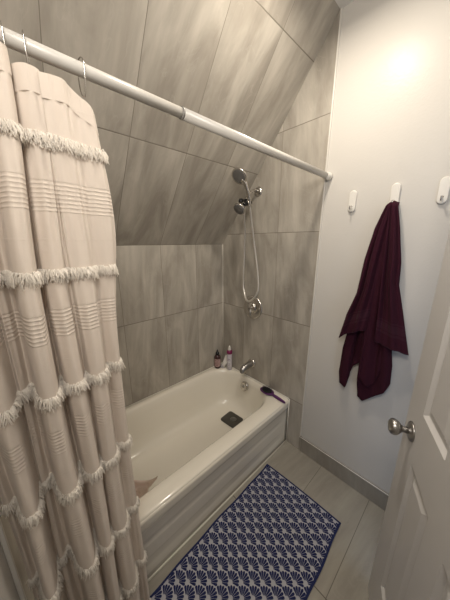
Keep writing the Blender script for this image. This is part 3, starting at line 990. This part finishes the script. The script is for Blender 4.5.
b3 = thing('pump_bottle', 'tall white bottle with magenta collar and white tip beside the squeeze tube', 'bottle', (.134, -.042, RZ), rz=R_(-60))
bm = bmesh.new(); lerp_ring(bm, [(0, .019), (.003, .022), (.135, .022), (.140, .020)])
bb = link_mesh('bottle_body', bm, mat('lilac_white', (.60, .57, .64), .3), b3)
bm = bmesh.new(); lerp_ring(bm, [(.138, .0225), (.140, .024), (.160, .023), (.168, .016)])
link_mesh('collar', bm, mat('magenta', (.20, .012, .085), .3), b3)
bm = bmesh.new(); lerp_ring(bm, [(.166, .014), (.172, .014), (.190, .011), (.202, .006), (.204, .003)])
link_mesh('cap', bm, M_white, b3)
bm = bmesh.new()
curved_label(bm, .0224, .030, .110, R_(-60), R_(60))
for (z0, z1, w) in ((.094, .100, 30), (.082, .086, 40), (.060, .062, 36), (.052, .054, 36), (.040, .043, 20)):
    curved_label(bm, .0226, z0, z1, R_(-w), R_(w), 8, 1)
link_mesh('bottle_label', bm, [mat('pale_label', (.66, .64, .68), .5), mat('label_ink', (.22, .16, .28), .5)], b3)

for b_ in (b1, b2, b3): b_.scale = (1.2, 1.2, 1.06)
b3.scale = (1.1, 1.1, 1.18)
b1.scale = (1.2, 1.2, 1.12)

# ------------------------------------------------------------------ door
P0 = Vector((1.4745, -.435, 0)); DD = Vector((.364, -.931, 0)).normalized(); DN = Vector((-DD.y * -1, 0, 0))
DN = Vector((DD.y, -DD.x, 0))           # face normal towards the room (-x side)
DW, DH, DT = .680, 2.03, .035
dr_ = bpy.data.objects.new('door_1', None); COL.objects.link(dr_)
dr_.location = P0; dr_['kind'] = 'structure'
def dm(u, h, z): return DD * u + DN * h + Vector((0, 0, z + .012))
cols = [(.122, .292), (.388, .558)]
rows = [(.245, .845), (1.030, 1.620), (1.720, 1.905)]
def door_h(u, z, sgn=1):
    for (u0, u1) in cols:
        for (z0, z1) in rows:
            a = min(u - u0, u1 - u, z - z0, z1 - z)
            if a > 0:
                if a < .012: return -.010 * a / .012
                if a < .018: return -.010
                if a < .042: return -.010 + .008 * (a - .018) / .024
                return -.002
    return 0
def brk(lo, hi, segs):
    s = {lo, hi}
    for a, b in segs:
        for o in (0, .004, .008, .012, .018, .024, .030, .036, .042):
            s.add(round(a + o, 5)); s.add(round(b - o, 5))
    return sorted(x for x in s if lo <= x <= hi)
us = brk(0, DW, cols); zz_ = brk(0, DH, rows)
bm = bmesh.new()
faces = []
for sgn, h0_ in ((1, 0.0), (-1, -DT)):
    g = [[bm.verts.new(dm(u, h0_ + sgn * door_h(u, z), z)) for u in us] for z in zz_]
    for j in range(len(zz_) - 1):
        for i in range(len(us) - 1):
            bm.faces.new((g[j][i], g[j][i + 1], g[j + 1][i + 1], g[j + 1][i]))
    faces.append(g)
A, B = faces
def bridge(a, b):
    for k in range(len(a) - 1): bm.faces.new((a[k], a[k + 1], b[k + 1], b[k]))
bridge(A[0], B[0]); bridge(A[-1], B[-1]); bridge([r[0] for r in A], [r[0] for r in B]); bridge([r[-1] for r in A], [r[-1] for r in B])
slab = link_mesh('door_slab', bm, M_door, dr_)
for sgn, h_ in ((1, 0), (-1, -DT)):
    bm = bmesh.new()
    ax = DN * sgn; oc = dm(.070, h_, .925)
    lathe(bm, [(0, .033), (.003, .033), (.007, .029), (.010, .022), (.012, .013)], ax, oc, 32)
    rs = link_mesh('rosette', bm, M_chrome2, dr_)
    bm = bmesh.new()
    lathe(bm, [(.008, .011), (.022, .010), (.030, .013), (.036, .021), (.044, .0265), (.053, .0270), (.060, .024), (.065, .016), (.067, 0)], ax, oc, 32)
    link_mesh('door_knob', bm, M_chrome2, dr_)
for z in (.25, 1.02, 1.80):
    bm = bmesh.new(); q = dm(DW + .004, -.004, z)
    tube(bm, [q, q + Vector((0, 0, .09))], .006, 10)
    link_mesh('hinge', bm, M_chrome, dr_)

# ------------------------------------------------------------------ ceiling lamp fixture (overhead, above the light)
cl_ = thing('ceiling_light', 'small round flush ceiling light overhead near the shower slope', 'lamp', (1.04, -.52, ZC))
bm = bmesh.new(); lathe(bm, [(0, .115), (.020, .115), (.028, .105), (.028, 0)], (0, 0, -1), (0, 0, 0), 40)
link_mesh('lamp_base', bm, M_chrome2, cl_)
bm = bmesh.new(); lathe(bm, [(.028, .100), (.050, .098), (.064, .085), (.070, 0)], (0, 0, -1), (0, 0, 0), 40)
md_ = mat('lamp_diffuser', (.9, .86, .78), .4); md_.node_tree.nodes['Principled BSDF'].inputs['Emission Color'].default_value = (1, .88, .7, 1)
md_.node_tree.nodes['Principled BSDF'].inputs['Emission Strength'].default_value = 2.0
link_mesh('lamp_diffuser', bm, md_, cl_)
